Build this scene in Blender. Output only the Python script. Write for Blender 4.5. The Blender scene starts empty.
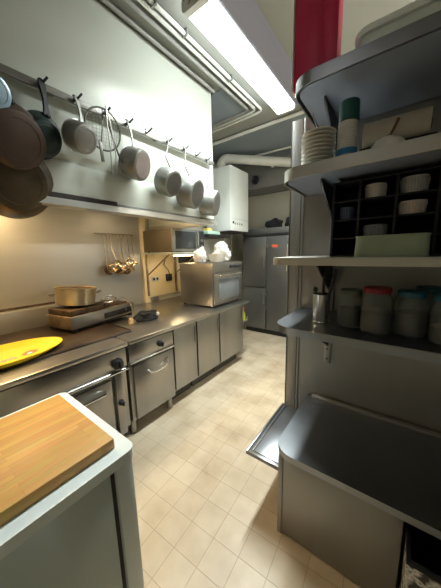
import bpy, bmesh, math, random
from mathutils import Vector, Matrix
random.seed(7)
C = bpy.context.scene.collection
PI = math.pi
H = 1.6

# ------------------------------------------------------------------ helpers
class MB:
    """collects shapes (world coordinates) into one mesh object"""
    def __init__(s): s.bm = bmesh.new()
    def _add(s, vs, fs):
        bv = [s.bm.verts.new(v) for v in vs]
        for f in fs:
            try: s.bm.faces.new([bv[i] for i in f])
            except ValueError: pass
        return bv
    def box(s, x0, x1, y0, y1, z0, z1, bev=0.0, rz=0.0, seg=2, rx=0.0, ry=0.0):
        t = bmesh.new(); bmesh.ops.create_cube(t, size=1)
        for v in t.verts: v.co = Vector((v.co.x*(x1-x0), v.co.y*(y1-y0), v.co.z*(z1-z0)))
        if bev > 0: bmesh.ops.bevel(t, geom=list(t.edges), offset=bev, segments=seg, profile=.5, affect='EDGES')
        M = Matrix.Translation(((x0+x1)/2, (y0+y1)/2, (z0+z1)/2)) @ Matrix.Rotation(rz, 4, 'Z') @ Matrix.Rotation(ry, 4, 'Y') @ Matrix.Rotation(rx, 4, 'X')
        t.transform(M); s._merge(t); return s
    def _merge(s, t):
        me = bpy.data.meshes.new('t'); t.to_mesh(me); t.free(); s.bm.from_mesh(me); bpy.data.meshes.remove(me)
    def tube(s, pts, r, seg=8, closed=False, cap=True):
        pts = [Vector(p) for p in pts]; n = len(pts); rings = []
        rs = r if isinstance(r, (list, tuple)) else [r]*n
        prev = None
        for i, p in enumerate(pts):
            if closed: d = (pts[(i+1) % n]-pts[i-1]).normalized()
            else: d = (pts[min(i+1, n-1)]-pts[max(i-1, 0)]).normalized()
            if prev is None:
                a = Vector((0, 0, 1)) if abs(d.z) < .9 else Vector((1, 0, 0))
                u = d.cross(a).normalized()
            else:
                u = (prev-d*prev.dot(d)).normalized()
            prev = u; w = d.cross(u)
            rings.append([s.bm.verts.new(p+(u*math.cos(2*PI*k/seg)+w*math.sin(2*PI*k/seg))*rs[i]) for k in range(seg)])
        m = n if closed else n-1
        for i in range(m):
            a, b = rings[i], rings[(i+1) % n]
            for k in range(seg): s.bm.faces.new((a[k], a[(k+1) % seg], b[(k+1) % seg], b[k]))
        if cap and not closed:
            s.bm.faces.new(rings[0][::-1]); s.bm.faces.new(rings[-1])
        return s
    def lathe(s, prof, o=(0, 0, 0), axis=(0, 0, 1), seg=32, sx=1, sy=1, rz=0):
        a = Vector(axis).normalized(); up = Vector((0, 0, 1))
        q = up.rotation_difference(a) if a != up else Matrix.Identity(3).to_quaternion()
        o = Vector(o); rings = []
        for r, z in prof:
            if r < 1e-6: rings.append([s.bm.verts.new(o+q @ Vector((0, 0, z)))])
            else:
                R = []
                for k in range(seg):
                    t = 2*PI*k/seg; x, y = r*sx*math.cos(t), r*sy*math.sin(t)
                    R.append(s.bm.verts.new(o+q @ Vector((x*math.cos(rz)-y*math.sin(rz), x*math.sin(rz)+y*math.cos(rz), z))))
                rings.append(R)
        for a_, b_ in zip(rings, rings[1:]):
            for k in range(seg):
                k2 = (k+1) % seg
                if len(a_) == 1 and len(b_) == 1: continue
                if len(a_) == 1: s.bm.faces.new((a_[0], b_[k2], b_[k]))
                elif len(b_) == 1: s.bm.faces.new((a_[k], a_[k2], b_[0]))
                else: s.bm.faces.new((a_[k], a_[k2], b_[k2], b_[k]))
        return s
    def prism(s, poly, d0, d1, plane='XY'):
        def P(a, b, c):
            return {'XY': (a, b, c), 'XZ': (a, c, b), 'YZ': (c, a, b)}[plane]
        n = len(poly)
        v0 = [s.bm.verts.new(P(a, b, d0)) for a, b in poly]; v1 = [s.bm.verts.new(P(a, b, d1)) for a, b in poly]
        s.bm.faces.new(v0[::-1]); s.bm.faces.new(v1)
        for i in range(n): s.bm.faces.new((v0[i], v0[(i+1) % n], v1[(i+1) % n], v1[i]))
        return s
    def blob(s, c, r, amp=.2, seed=0, sub=3, flat=None):
        from mathutils import noise
        t = bmesh.new(); bmesh.ops.create_icosphere(t, subdivisions=sub, radius=1)
        for v in t.verts:
            n = noise.noise(v.co*1.6+Vector((seed*7.1, seed*3.3, 0)))+.5*noise.noise(v.co*4+Vector((0, seed*5.7, 1)))
            v.co = Vector((v.co.x*r[0], v.co.y*r[1], v.co.z*r[2]))*(1+amp*n)
            if flat is not None and v.co.z < -flat: v.co.z = -flat
            v.co += Vector(c)
        s._merge(t); return s
    def build(s, name, mat, parent=None, smooth=None, sub=0):
        bmesh.ops.recalc_face_normals(s.bm, faces=list(s.bm.faces))
        if parent is not None:
            bpy.context.view_layer.update()
            s.bm.transform(parent_world(parent).inverted())
        me = bpy.data.meshes.new(name); s.bm.to_mesh(me); s.bm.free()
        o = bpy.data.objects.new(name, me); C.objects.link(o)
        me.materials.append(mat)
        ang = math.radians(35 if smooth is None else smooth)
        for p in me.polygons: p.use_smooth = True
        b2 = bmesh.new(); b2.from_mesh(me)
        for e in b2.edges:
            if len(e.link_faces) == 2: e.smooth = e.calc_face_angle(0) < ang
        b2.to_mesh(me); b2.free()
        if parent is not None: o.parent = parent
        return o

def parent_world(p):
    M = Matrix.Identity(4)
    while p is not None:
        L = Matrix.Translation(p.location) @ p.rotation_euler.to_matrix().to_4x4(); M = L @ M; p = p.parent
    return M
def thing(name, label, cat, loc, group=None, rz=0):
    o = bpy.data.objects.new(name, None); C.objects.link(o); o.empty_display_size = .05
    o.location = loc; o.rotation_euler = (0, 0, rz)
    o['label'] = label; o['category'] = cat
    if group: o['group'] = group
    return o
def tag(o, label, cat, group=None):
    o['label'] = label; o['category'] = cat
    if group: o['group'] = group
    return o
def struct(o): o['kind'] = 'structure'; return o
def copy_tree(o, parent=None):
    c = o.copy(); C.objects.link(c); c.parent = parent
    for ch in [x for x in bpy.data.objects if x.parent == o]: copy_tree(ch, c)
    return c
def rrect(x0, x1, y0, y1, rad, corners='abcd', n=8):
    """rounded rectangle; corners a=(x0,y0) b=(x1,y0) c=(x1,y1) d=(x0,y1)"""
    out = []
    for nm, cx, cy, a0, px, py in (('a', x0+rad, y0+rad, PI, x0, y0), ('b', x1-rad, y0+rad, 1.5*PI, x1, y0),
                                   ('c', x1-rad, y1-rad, 0, x1, y1), ('d', x0+rad, y1-rad, .5*PI, x0, y1)):
        if nm in corners:
            for k in range(n+1):
                t = a0+.5*PI*k/n; out.append((cx+rad*math.cos(t), cy+rad*math.sin(t)))
        else: out.append((px, py))
    return out
def arc(c, r, a0, a1, n, f):
    return [f(c[0]+r*math.cos(a0+(a1-a0)*k/n), c[1]+r*math.sin(a0+(a1-a0)*k/n)) for k in range(n+1)]

# ------------------------------------------------------------------ materials
def mat(name, col, rough=.5, metal=0., noise=0., nscale=6., col2=None, bump=0., bscale=40., stretch=None, emit=None, es=0, trans=0., spec=.5, rvar=.06):
    m = bpy.data.materials.new(name); m.use_nodes = True
    nt = m.node_tree; b = nt.nodes['Principled BSDF']; L = nt.links
    b.inputs['Base Color'].default_value = (*col, 1); b.inputs['Roughness'].default_value = rough
    b.inputs['Metallic'].default_value = metal; b.inputs['Specular IOR Level'].default_value = spec
    if trans: b.inputs['Transmission Weight'].default_value = trans; b.inputs['IOR'].default_value = 1.35
    tc = nt.nodes.new('ShaderNodeTexCoord'); mp = nt.nodes.new('ShaderNodeMapping')
    L.new(tc.outputs['Object'], mp.inputs['Vector'])
    if stretch: mp.inputs['Scale'].default_value = stretch
    if noise > 0:
        n = nt.nodes.new('ShaderNodeTexNoise'); n.inputs['Scale'].default_value = nscale; n.inputs['Detail'].default_value = 5
        L.new(mp.outputs[0], n.inputs['Vector'])
        r = nt.nodes.new('ShaderNodeValToRGB'); c2 = col2 or tuple(c*.6 for c in col)
        r.color_ramp.elements[0].position = .5-.5*noise if noise <= 1 else 0; r.color_ramp.elements[1].position = .5+.5*noise
        r.color_ramp.elements[0].position = .32; r.color_ramp.elements[1].position = .68
        c2 = tuple(a*(1-noise)+b_*noise for a, b_ in zip(col, c2))
        r.color_ramp.elements[0].color = (*c2, 1); r.color_ramp.elements[1].color = (*col, 1)
        L.new(n.outputs['Fac'], r.inputs['Fac']); L.new(r.outputs['Color'], b.inputs['Base Color'])
        rr = nt.nodes.new('ShaderNodeMapRange'); rr.inputs['To Min'].default_value = max(.04, rough-rvar); rr.inputs['To Max'].default_value = min(1, rough+rvar)
        L.new(n.outputs['Fac'], rr.inputs['Value']); L.new(rr.outputs[0], b.inputs['Roughness'])
    if bump > 0:
        n2 = nt.nodes.new('ShaderNodeTexNoise'); n2.inputs['Scale'].default_value = bscale; L.new(mp.outputs[0], n2.inputs['Vector'])
        bp = nt.nodes.new('ShaderNodeBump'); bp.inputs['Strength'].default_value = bump; bp.inputs['Distance'].default_value = .004
        L.new(n2.outputs['Fac'], bp.inputs['Height']); L.new(bp.outputs[0], b.inputs['Normal'])
    if emit: b.inputs['Emission Color'].default_value = (*emit, 1); b.inputs['Emission Strength'].default_value = es
    return m

M = {}
M['steel'] = mat('brushed_steel', (.39, .38, .37), .30, .95, .5, 3, bump=.04, bscale=30, stretch=(1, 1, .08))
M['steel_h'] = mat('worktop_steel', (.44, .425, .40), .29, .95, .25, 3, rvar=.02)
M['splash'] = mat('splash_steel', (.44, .44, .43), .40, .65, .5, 2.2, bump=.04, bscale=20, stretch=(1, .2, 1))
M['steel_dark'] = mat('dull_steel', (.40, .385, .36), .36, .9, .5, 3, bump=.04, bscale=25, stretch=(.1, 1, 1))
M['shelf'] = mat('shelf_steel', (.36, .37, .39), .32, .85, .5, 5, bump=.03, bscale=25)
M['panel'] = mat('panel_steel', (.38, .37, .35), .42, .75, .5, 2.5, bump=.03, bscale=20, stretch=(1, 1, .15))
M['fridge'] = mat('fridge_steel', (.20, .20, .195), .42, .75, .4, 2, bump=.03, bscale=20, stretch=(1, 1, .1))
M['chrome'] = mat('polished_steel', (.75, .74, .72), .16, 1)
M['alu'] = mat('aluminium', (.30, .29, .27), .42, .75, .6, 9, (.19, .18, .165))
M['alu_light'] = mat('pale_aluminium', (.30, .31, .29), .45, .6, .5, 8, (.21, .21, .20))
M['white'] = mat('white_paint', (.60, .63, .575), .32, 0, .2, 1.2, (.44, .47, .41), spec=.25, rvar=.01)
M['ceil'] = mat('ceiling_paint', (.28, .285, .26), .7, 0, .4, 1.2, (.25, .255, .23), bump=.05, bscale=10)
M['ceil_dark'] = mat('shaded_ceiling_grey', (.22, .26, .29), .7, 0, .3, 2)  # ceiling paint with the shade mixed into its colour
M['wall'] = mat('wall_paint', (.60, .58, .50), .7, 0, .3, 1.5, bump=.03)
M['wall_top'] = mat('partition_paint', (.86, .82, .60), .7, 0, .3, 1.5)
M['under'] = mat('shelf_underside', (.30, .34, .43), .45, .3)  # bluish light on the shelf undersides put into the colour
M['bench'] = mat('glossy_steel', (.33, .35, .38), .33, 1, .4, 4, (.25, .26, .28))
M['rim'] = mat('hood_rim_steel', (.66, .65, .62), .36, .7, .3, 5)
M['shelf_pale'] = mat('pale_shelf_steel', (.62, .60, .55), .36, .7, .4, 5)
M['yellow'] = mat('cream_wall_board', (.86, .72, .46), .55, 0, .5, 4, (.7, .56, .32))
M['cream'] = mat('cream_wood', (.86, .74, .50), .55, 0, .5, 5)
M['beam'] = mat('beam_grey', (.25, .25, .25), .8, 0, .4, 2)
M['boiler'] = mat('enamel_white', (.92, .97, .96), .3, 0, .1, 2)
M['appl'] = mat('appliance_white', (.82, .90, .90), .38, 0, .25, 3, (.72, .80, .80), bump=.02, bscale=60)
M['appl_side'] = mat('appliance_white_shaded', (.62, .70, .68), .5, 0, .3, 2.5, (.54, .61, .59), bump=.02, bscale=60)  # dimmer copy of the fridge white, side shade put into the colour
M['gasket'] = mat('black_gasket', (.03, .03, .03), .7)
M['pipe'] = mat('pipe_white', (.70, .70, .66), .45, 0, .3, 5)
M['pipe_grey'] = mat('pipe_grey', (.30, .30, .28), .5, 0, .3, 5)
M['lamp_body'] = mat('lamp_housing', (.20, .20, .25), .5)
M['lamp'] = mat('lamp_diffuser', (1, 1, 1), .4, emit=(.92, 1, .97), es=7.5)
M['hoodlamp'] = mat('hood_lamp', (1, .9, .7), .4, emit=(1, .68, .32), es=33)
M['black'] = mat('black_plastic', (.022, .022, .026), .45)
M['blacksoft'] = mat('black_fabric', (.012, .013, .015), .85, 0, .5, 20, bump=.3, bscale=30)
M['rack'] = mat('rack_plastic', (.006, .006, .010), .65)
M['brown_pan'] = mat('burnt_pan', (.095, .062, .05), .42, .5, .8, 5, (.045, .028, .02), bump=.1, bscale=20)
M['brown_pan2'] = mat('burnt_pan_olive', (.13, .10, .06), .38, .6, .8, 6, (.035, .022, .013), bump=.1, bscale=20)
M['green_pan'] = mat('dark_green_pan', (.010, .026, .024), .42, .2, .6, 8, (.005, .009, .009))
M['blue_pan'] = mat('blue_enamel', (.30, .42, .52), .3, .2, .3, 6)
M['dark_pan'] = mat('dark_aluminium', (.13, .125, .115), .45, .6, .6, 8, (.08, .075, .07))
M['plancha'] = mat('greasy_plate', (.085, .058, .036), .40, .3, 1, 4, (.022, .013, .008), bump=.15, bscale=14)
M['yellowtray'] = mat('yellow_melamine', (.88, .60, .03), .3, 0, .2, 3, (.8, .5, .02))
M['red_print'] = mat('red_print', (.72, .16, .10), .4); M['grey_print'] = mat('grey_print', (.50, .46, .36), .5, 0, .9, 60, (.2, .2, .18))
M['grime'] = mat('grimy_iron', (.13, .085, .05), .5, .4, .9, 18, (.035, .022, .015), bump=.3, bscale=40)
M['pot'] = mat('stained_pot', (.66, .57, .42), .3, .85, .7, 6, (.45, .33, .18))
M['sidesteel'] = mat('stained_steel', (.50, .40, .28), .4, .8, .9, 9, (.22, .14, .08))
M['cork'] = mat('cork', (.62, .42, .22), .8, 0, .6, 40)
M['copper'] = mat('warm_steel', (.72, .62, .5), .22, 1)
M['red'] = mat('red_card', (.62, .02, .10), .4, 0, .4, 4, (.48, .015, .07))
M['pvc'] = mat('milky_plastic', (.90, .96, .92), .35, 0, .4, 5, (.74, .80, .74)); M['pvc2'] = mat('pale_plastic', (.95, 1, .97), .3)
M['plate'] = mat('china_white', (.70, .68, .63), .3, 0, .15, 6)
M['cupgreen'] = mat('cup_green', (.012, .085, .085), .45); M['cupwhite'] = mat('cup_white', (.62, .62, .60), .6, 0, .3, 30, (.45, .45, .44)); M['cupblue'] = mat('cup_blue', (.03, .20, .45), .5)
M['paper'] = mat('cream_paper', (.62, .54, .42), .8, 0, .3, 8); M['wood_dark'] = mat('dark_wood', (.16, .07, .035), .6)
M['glass'] = mat('jar_glass', (.80, .84, .80), .08, trans=.92); M['ramekin'] = mat('ramekin', (.55, .50, .46), .35, 0, .3, 8)
M['clear'] = mat('cloudy_glass', (.55, .57, .58), .2, 0, .6, 25, trans=.35)
M['bluetumbler'] = mat('blue_glass', (.10, .13, .22), .2, trans=.3)
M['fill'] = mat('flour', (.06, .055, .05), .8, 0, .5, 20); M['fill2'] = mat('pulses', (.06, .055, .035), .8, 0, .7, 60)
M['lidred'] = mat('red_lid', (.20, .008, .014), .4); M['lidteal'] = mat('teal_lid', (.012, .10, .15), .4); M['lidgreen'] = mat('olive_lid', (.10, .13, .09), .4)
M['tub'] = mat('pale_green_plastic', (.30, .37, .26), .4, 0, .3, 8)
M['bag'] = mat('white_plastic_bag', (.80, .78, .74), .4, 0, .3, 10, bump=.4, bscale=14)
M['screen'] = mat('dark_glass', (.05, .055, .06), .12); M['ovenglass'] = mat('oven_glass', (.20, .22, .24), .12, .3)
M['microside'] = mat('tan_metal', (.20, .165, .11), .45, .4, .5, 4)
M['orange'] = mat('orange_sticker', (.80, .14, .05), .5); M['lime'] = mat('lime_cloth', (.55, .62, .05), .7, 0, .4, 20)
M['sponge'] = mat('yellow_sponge', (.85, .62, .12), .9, 0, .5, 60); M['mint'] = mat('mint_plastic', (.50, .72, .62), .4)
M['handle_black'] = mat('handle_black', (.010, .009, .011), .6, spec=.25)
M['shadow'] = mat('dark_recess', (.03, .022, .018), .8)
M['flap'] = mat('flap_steel', (.26, .27, .29), .3, .8, .4, 5)
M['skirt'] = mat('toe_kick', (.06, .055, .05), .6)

def tile_mat():
    m = bpy.data.materials.new('floor_tiles'); m.use_nodes = True; nt = m.node_tree; L = nt.links; b = nt.nodes['Principled BSDF']
    tc = nt.nodes.new('ShaderNodeTexCoord'); mp = nt.nodes.new('ShaderNodeMapping'); L.new(tc.outputs['Object'], mp.inputs[0])
    mp.inputs['Rotation'].default_value = (0, 0, math.radians(-3)); mp.inputs['Location'].default_value = (.681, -1.049+.155*20, 0)
    br = nt.nodes.new('ShaderNodeTexBrick'); br.offset = 0; br.squash = 1
    for k, v in (('Scale', 1), ('Mortar Size', .0022), ('Mortar Smooth', .3), ('Bias', 0), ('Brick Width', .160), ('Row Height', .155)): br.inputs[k].default_value = v
    br.inputs['Color1'].default_value = (.61, .52, .39, 1); br.inputs['Color2'].default_value = (.57, .475, .345, 1); br.inputs['Mortar'].default_value = (.44, .35, .25, 1)
    L.new(mp.outputs[0], br.inputs['Vector'])
    n = nt.nodes.new('ShaderNodeTexNoise'); n.inputs['Scale'].default_value = 3.5; n.inputs['Detail'].default_value = 6; L.new(tc.outputs['Object'], n.inputs['Vector'])
    r = nt.nodes.new('ShaderNodeValToRGB'); r.color_ramp.elements[0].color = (.72, .67, .60, 1); r.color_ramp.elements[1].color = (1, 1, 1, 1)
    r.color_ramp.elements[0].position = .3; r.color_ramp.elements[1].position = .6
    L.new(n.outputs['Fac'], r.inputs[0])
    mx = nt.nodes.new('ShaderNodeMix'); mx.data_type = 'RGBA'; mx.blend_type = 'MULTIPLY'; mx.inputs[0].default_value = 1
    L.new(br.outputs['Color'], mx.inputs[6]); L.new(r.outputs[0], mx.inputs[7]); L.new(mx.outputs[2], b.inputs['Base Color'])
    b.inputs['Roughness'].default_value = .42
    bp = nt.nodes.new('ShaderNodeBump'); bp.inputs['Strength'].default_value = .5; bp.inputs['Distance'].default_value = .002; bp.invert = True
    L.new(br.outputs['Fac'], bp.inputs['Height']); L.new(bp.outputs[0], b.inputs['Normal'])
    return m
M['tile'] = tile_mat()
def board_mat():
    m = bpy.data.materials.new('bamboo_board'); m.use_nodes = True; nt = m.node_tree; L = nt.links; b = nt.nodes['Principled BSDF']
    tc = nt.nodes.new('ShaderNodeTexCoord'); mp = nt.nodes.new('ShaderNodeMapping'); L.new(tc.outputs['Object'], mp.inputs[0])
    mp.inputs['Rotation'].default_value = (0, 0, PI/2)
    br = nt.nodes.new('ShaderNodeTexBrick'); br.offset = .37
    for k, v in (('Scale', 1), ('Mortar Size', .0004), ('Brick Width', .34), ('Row Height', .024)): br.inputs[k].default_value = v
    br.inputs['Color1'].default_value = (.66, .37, .10, 1); br.inputs['Color2'].default_value = (.54, .29, .075, 1); br.inputs['Mortar'].default_value = (.42, .22, .06, 1)
    L.new(mp.outputs[0], br.inputs['Vector'])
    n = nt.nodes.new('ShaderNodeTexNoise'); n.inputs['Scale'].default_value = 14; n.inputs['Detail'].default_value = 6
    mp2 = nt.nodes.new('ShaderNodeMapping'); mp2.inputs['Scale'].default_value = (6, .5, 1); L.new(tc.outputs['Object'], mp2.inputs[0]); L.new(mp2.outputs[0], n.inputs['Vector'])
    mx = nt.nodes.new('ShaderNodeMix'); mx.data_type = 'RGBA'; mx.blend_type = 'OVERLAY'; mx.inputs[0].default_value = .35
    L.new(br.outputs['Color'], mx.inputs[6]); L.new(n.outputs['Color'], mx.inputs[7]); L.new(mx.outputs[2], b.inputs['Base Color'])
    b.inputs['Roughness'].default_value = .48
    return m
M['board'] = board_mat()
def marble_mat():
    m = bpy.data.materials.new('mottled_liner'); m.use_nodes = True; nt = m.node_tree; L = nt.links; b = nt.nodes['Principled BSDF']
    tc = nt.nodes.new('ShaderNodeTexCoord'); v = nt.nodes.new('ShaderNodeTexVoronoi'); v.feature = 'DISTANCE_TO_EDGE'; v.inputs['Scale'].default_value = 16
    n = nt.nodes.new('ShaderNodeTexNoise'); n.inputs['Scale'].default_value = 14; L.new(tc.outputs['Object'], n.inputs['Vector'])
    mx = nt.nodes.new('ShaderNodeMix'); mx.data_type = 'RGBA'; mx.inputs[0].default_value = .12; L.new(tc.outputs['Object'], mx.inputs[6]); L.new(n.outputs['Color'], mx.inputs[7])
    L.new(mx.outputs[2], v.inputs['Vector'])
    r = nt.nodes.new('ShaderNodeValToRGB'); r.color_ramp.elements[0].color = (.85, .82, .74, 1); r.color_ramp.elements[1].color = (.05, .045, .04, 1); r.color_ramp.elements[1].position = .18
    L.new(v.outputs['Distance'], r.inputs[0]); L.new(r.outputs[0], b.inputs['Base Color']); b.inputs['Roughness'].default_value = .5
    return m
M['liner'] = marble_mat()

# ------------------------------------------------------------------ setting
ZC = 3.32
struct(MB().box(-3.1, 1.1, -1.7, 5.1, -.1, 0).build('floor', M['tile']))
struct(MB().box(-3.1, 1.1, -1.7, 5.1, ZC, ZC+.1).build('ceiling', M['ceil']))
struct(MB().box(-3.1, -3.0, -1.7, 5.1, 0, ZC).build('wall_left', M['wall']))
struct(MB().box(1.0, 1.1, -1.7, 5.1, 0, ZC).build('wall_right', M['wall']))
struct(MB().box(-3.0, 1.0, 5.0, 5.1, 0, ZC).build('wall_back', M['wall']))
struct(MB().box(-3.0, 1.0, -1.7, -1.6, 0, ZC).build('wall_front', M['wall']))
# partition behind the shelves: painted wall, steel cladding with a folded frame
pw = struct(MB().box(-.655, 1.0, 1.72, 1.80, 0, 2.44).build('wall_partition', M['wall_top']))
struct(MB().box(-.655, 1.0, 1.708, 1.72, 0, 2.44).box(-.655, -.575, 1.70, 1.708, 0, 2.44, .003).box(-.655, -.645, 1.70, 1.81, 0, 2.44)
       .box(-.57, -.555, 1.70, 1.708, 0, 2.44, .003).box(-.575, 1.0, 1.702, 1.708, 1.00, 1.018, .002).build('trim_1', M['panel']))
# hood shade on the ceiling put in as a darker grey sheet, far beam
struct(MB().box(-3.0, -1.62, 2.34, 2.86, ZC-.02, ZC).build('ceiling_shade', M['ceil_dark']))
struct(MB().box(-3.0, 1.0, 4.45, 5.0, 2.82, ZC).build('trim_3', M['beam']))
struct(MB().box(-3.0, 1.0, 3.30, 4.45, ZC-.025, ZC).build('trim_4', M['ceil_dark']))  # far stretch of ceiling, same painted-in shade
# cream upright and cream board at the end of the splashback
struct(MB().box(-3.0, -2.94, 2.12, 2.20, .9, 2.1, .004).build('trim_5', M['cream']))
struct(MB().box(-3.0, -2.975, 2.21, 3.0, .97, 1.6, .003).build('trim_6', M['yellow']))
struct(MB().box(-2.985, -2.972, -.6, 1.06, 1.10, 1.122, .004).build('trim_8', M['grime']))
sp = struct(MB().box(-3.0, -2.985, -.6, 2.12, .9, 2.15).build('trim_7', M['splash']))

# ------------------------------------------------------------------ hood
hood = thing('extractor_hood', 'big white extractor hood box reaching the ceiling above the cooking line', 'hood', (-2.4, .9, 1.93))
MB().box(-2.98, -1.80, -.9, 2.32, 2.20, ZC-.01, .004).box(-1.83, -1.80, -.9, 2.32, 1.985, 2.22, .004).box(-2.98, -1.83, 2.29, 2.32, 1.985, 2.22, .004).box(-2.98, -1.83, -.9, -.87, 1.985, 2.22, .004).build('casing', M['white'], hood)
MB().box(-1.835, -1.797, .55, 1.10, 1.968, 2.004).build('slot', M['shadow'], hood)
MB().box(-1.832, -1.798, 1.10, 2.32, 1.968, 1.990, .002).box(-1.832, -1.798, -.9, .52, 1.968, 1.990, .002).build('front_strip', M['alu_light'], hood)
r = MB()
r.prism([(-1.79, 1.970), (-1.775, 1.966), (-1.775, 1.925), (-1.80, 1.915), (-1.93, 1.93), (-1.93, 1.94), (-1.80, 1.93), (-1.79, 1.94)], -.9, 2.325, 'XZ')
r.box(-2.98, -1.80, 2.285, 2.325, 1.925, 1.985, .003)
r.build('rim', M['rim'], hood)
for y0 in (-.75, -.05, .95, 2.1-.45):
    MB().box(-2.75, -2.1, y0, y0+.58, 2.175, 2.20, .003).build('grease_filter', M['steel_dark'], hood)
def hood_lamp(y, label, mt):
    hl = thing('hood_lamp', label, 'lamp', (-2.25, y, 2.13), 'lamps inside the hood')
    MB().box(-2.42, -2.08, y-.16, y+.16, 2.15, 2.20, .006).build('lamp_case', M['steel'], hl)
    MB().box(-2.41, -2.09, y-.15, y+.15, 2.13, 2.15, .005).build('lamp_cover', mt, hl)
hood_lamp(.60, 'warm lamp inside the hood above the yellow tray', M['hoodlamp'])
hood_lamp(1.92, 'warm lamp inside the far hood end above the ladles', mat('hood_lamp_dim', (1, .9, .7), .4, emit=(1, .74, .42), es=3.5))

# ------------------------------------------------------------------ rail with hooks on the hood
rail = thing('pan_rail', 'long metal hanging rail with hooks fixed across the white hood front', 'rail', (-1.78, 1.1, 2.58))
MB().box(-1.772, -1.757, -.2, 2.28, 2.557, 2.600, .003).build('bar', M['alu'], rail)
for y in (-.1, .72, 1.5, 2.24): MB().box(-1.80, -1.770, y-.015, y+.015, 2.565, 2.592).build('bracket', M['steel_dark'], rail)
HY = [.20, .42, .655, .842, 1.03, 1.21, 1.385, 1.605, 1.81, 1.985, 2.155]
for y in HY:
    MB().tube([(-1.757, y, 2.612), (-1.765, y, 2.60), (-1.752, y, 2.575), (-1.74, y, 2.574), (-1.722, y+.014, 2.592), (-1.708, y+.028, 2.612)], .007, 6).build('hook', M['black'], rail)

def pan_body(o, b, r, flare=1.0, wall=.004):
    """open vessel whose mouth is centred at o and whose base is centred at b"""
    o, b = Vector(o), Vector(b); d = (b-o).length; rb = r*flare
    m = MB()
    prof = [(0, d), (rb*.80, d), (rb*.93, d-.004), (rb, d-.018), (r, .004), (r+.006, 0), (r-wall, 0), (rb-wall-.001, d-.018), (rb*.9, d-.008), (0, d-.008)]
    m.lathe(prof, o, b-o, 40)
    return m
def hung(name, label, cat, o, b, r, flare, hook_y, bm, hm, hw=.018, ht=.007, group='pans on the hood rail', wire=False, hole=True, base=None, side=0):
    o, b = Vector(o), Vector(b); ax = (b-o).normalized()
    t = thing(name, label, cat, (o.x, o.y, o.z-r), group)
    pan_body(o, b, r, flare).build('body', bm, t)
    hk = Vector((-1.735, hook_y, 2.59)); up = (hk-o); up = (up-ax*up.dot(ax)).normalized()
    st = o+up*(r-.004)+ax*.02
    m = MB()
    if wire:
        mid = st+(hk-st)*.18+Vector((0, -.05, .01))
        pts = [st, st+(mid-st)*.6+ax*.01, mid+Vector((0, 0, .03)), mid+(hk-mid)*.55, hk+Vector((.004, 0, 0))]
        m.tube(pts, .006, 8)
        m.tube([hk+Vector((0, .016*math.sin(a), .012*math.cos(a))) for a in [2*PI*k/14 for k in range(14)]], .004, 6, True)
    else:
        n = 8; q = (hk-st).normalized(); w = q.cross(ax).normalized(); nrm = w.cross(q)
        for k in range(n):
            pass
        prev = None; vs = []
        for k in range(n+1):
            s_ = k/n; p = st+(hk-st)*s_*1.06+nrm*(.004*math.sin(PI*s_))
            ww = hw*(1.25-.55*math.sin(PI*min(s_*1.3, 1))) if k < n else hw*.5
            for a, c in ((-1, -1), (1, -1), (1, 1), (-1, 1)): vs.append(p+w*ww*a*.5+nrm*ht*c*.5)
        fs = [(0, 1, 2, 3), tuple(4*n+i for i in (3, 2, 1, 0))]
        for k in range(n):
            for i in range(4): fs.append((4*k+i, 4*k+(i+1) % 4, 4*k+4+(i+1) % 4, 4*k+4+i))
        m._add(vs, fs)
    m.build('handle', hm, t)
    if base: MB().lathe([(0, 0), (r*flare*.78, 0), (r*flare*.8, .002), (0, .003)], b-ax*.001, ax, 36).build('base_disc', base, t)
    else:
        m = MB(); m.tube([b+Matrix.Rotation(2*PI*k/36, 3, ax) @ (up*r*flare*.72) for k in range(36)], .002, 5, True); m.build('base_ring', bm, t)
    # rivet plate where the handle meets the side
    MB().blob(st-ax*.002, (.016, .016, .012), 0, 1, 1).build('handle_bracket', hm, t)
    return t
P_ = hung
P_('frying_pan', 'large brown burnt frying pan with its underside out, in front of the larger olive pan', 'pan', (-1.705, .475, 2.22), (-1.645, .49, 2.20), .165, .86, .42, M['brown_pan'], M['handle_black'], .03)
P_('frying_pan', 'largest olive brown frying pan, hanging lowest over the hood edge', 'pan', (-1.778, .475, 2.02), (-1.733, .482, 2.005), .20, .80, .42, M['brown_pan2'], M['dark_pan'], .028)
P_('saucepan', 'pale blue enamel saucepan cut by the photo edge at the near rail end', 'pan', (-1.66, .375, 2.385), (-1.58, .395, 2.37), .085, .95, .36, M['blue_pan'], M['handle_black'], .03, ht=.016)
P_('frying_pan', 'dark green black frying pan hanging by a thick black handle', 'pan', (-1.765, .625, 2.295), (-1.715, .64, 2.272), .125, .82, .655, M['green_pan'], M['handle_black'], .032, ht=.014)
P_('saucepan', 'small silver saucepan hanging between the dark green pan and the wire strainer', 'pan', (-1.705, .798, 2.345), (-1.617, .824, 2.306), .086, 1.0, .842, M['alu'], M['alu_light'], .026)
P_('saucepan', 'dented grey saucepan with a brownish base, beside the wire strainer', 'pan', (-1.75, 1.20, 2.305), (-1.637, 1.245, 2.266), .112, 1.0, 1.21, M['alu'], M['alu_light'], .026, base=mat('pink_brown_base', (.30, .24, .22), .45, .5, .5, 8))
P_('saucepan', 'deep grey pot with a dark base on a bent wire handle, nearest the dented saucepan', 'pan', (-1.74, 1.535, 2.245), (-1.632, 1.552, 2.196), .114, 1.0, 1.605, M['alu_light'], M['dark_pan'], base=M['dark_pan'], wire=True)
P_('saucepan', 'wider grey pot on a thin bent wire handle, between two other hanging pots', 'pan', (-1.74, 1.785, 2.195), (-1.60, 1.82, 2.152), .140, .98, 1.81, M['alu_light'], M['dark_pan'], base=M['dark_pan'], wire=True)
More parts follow.
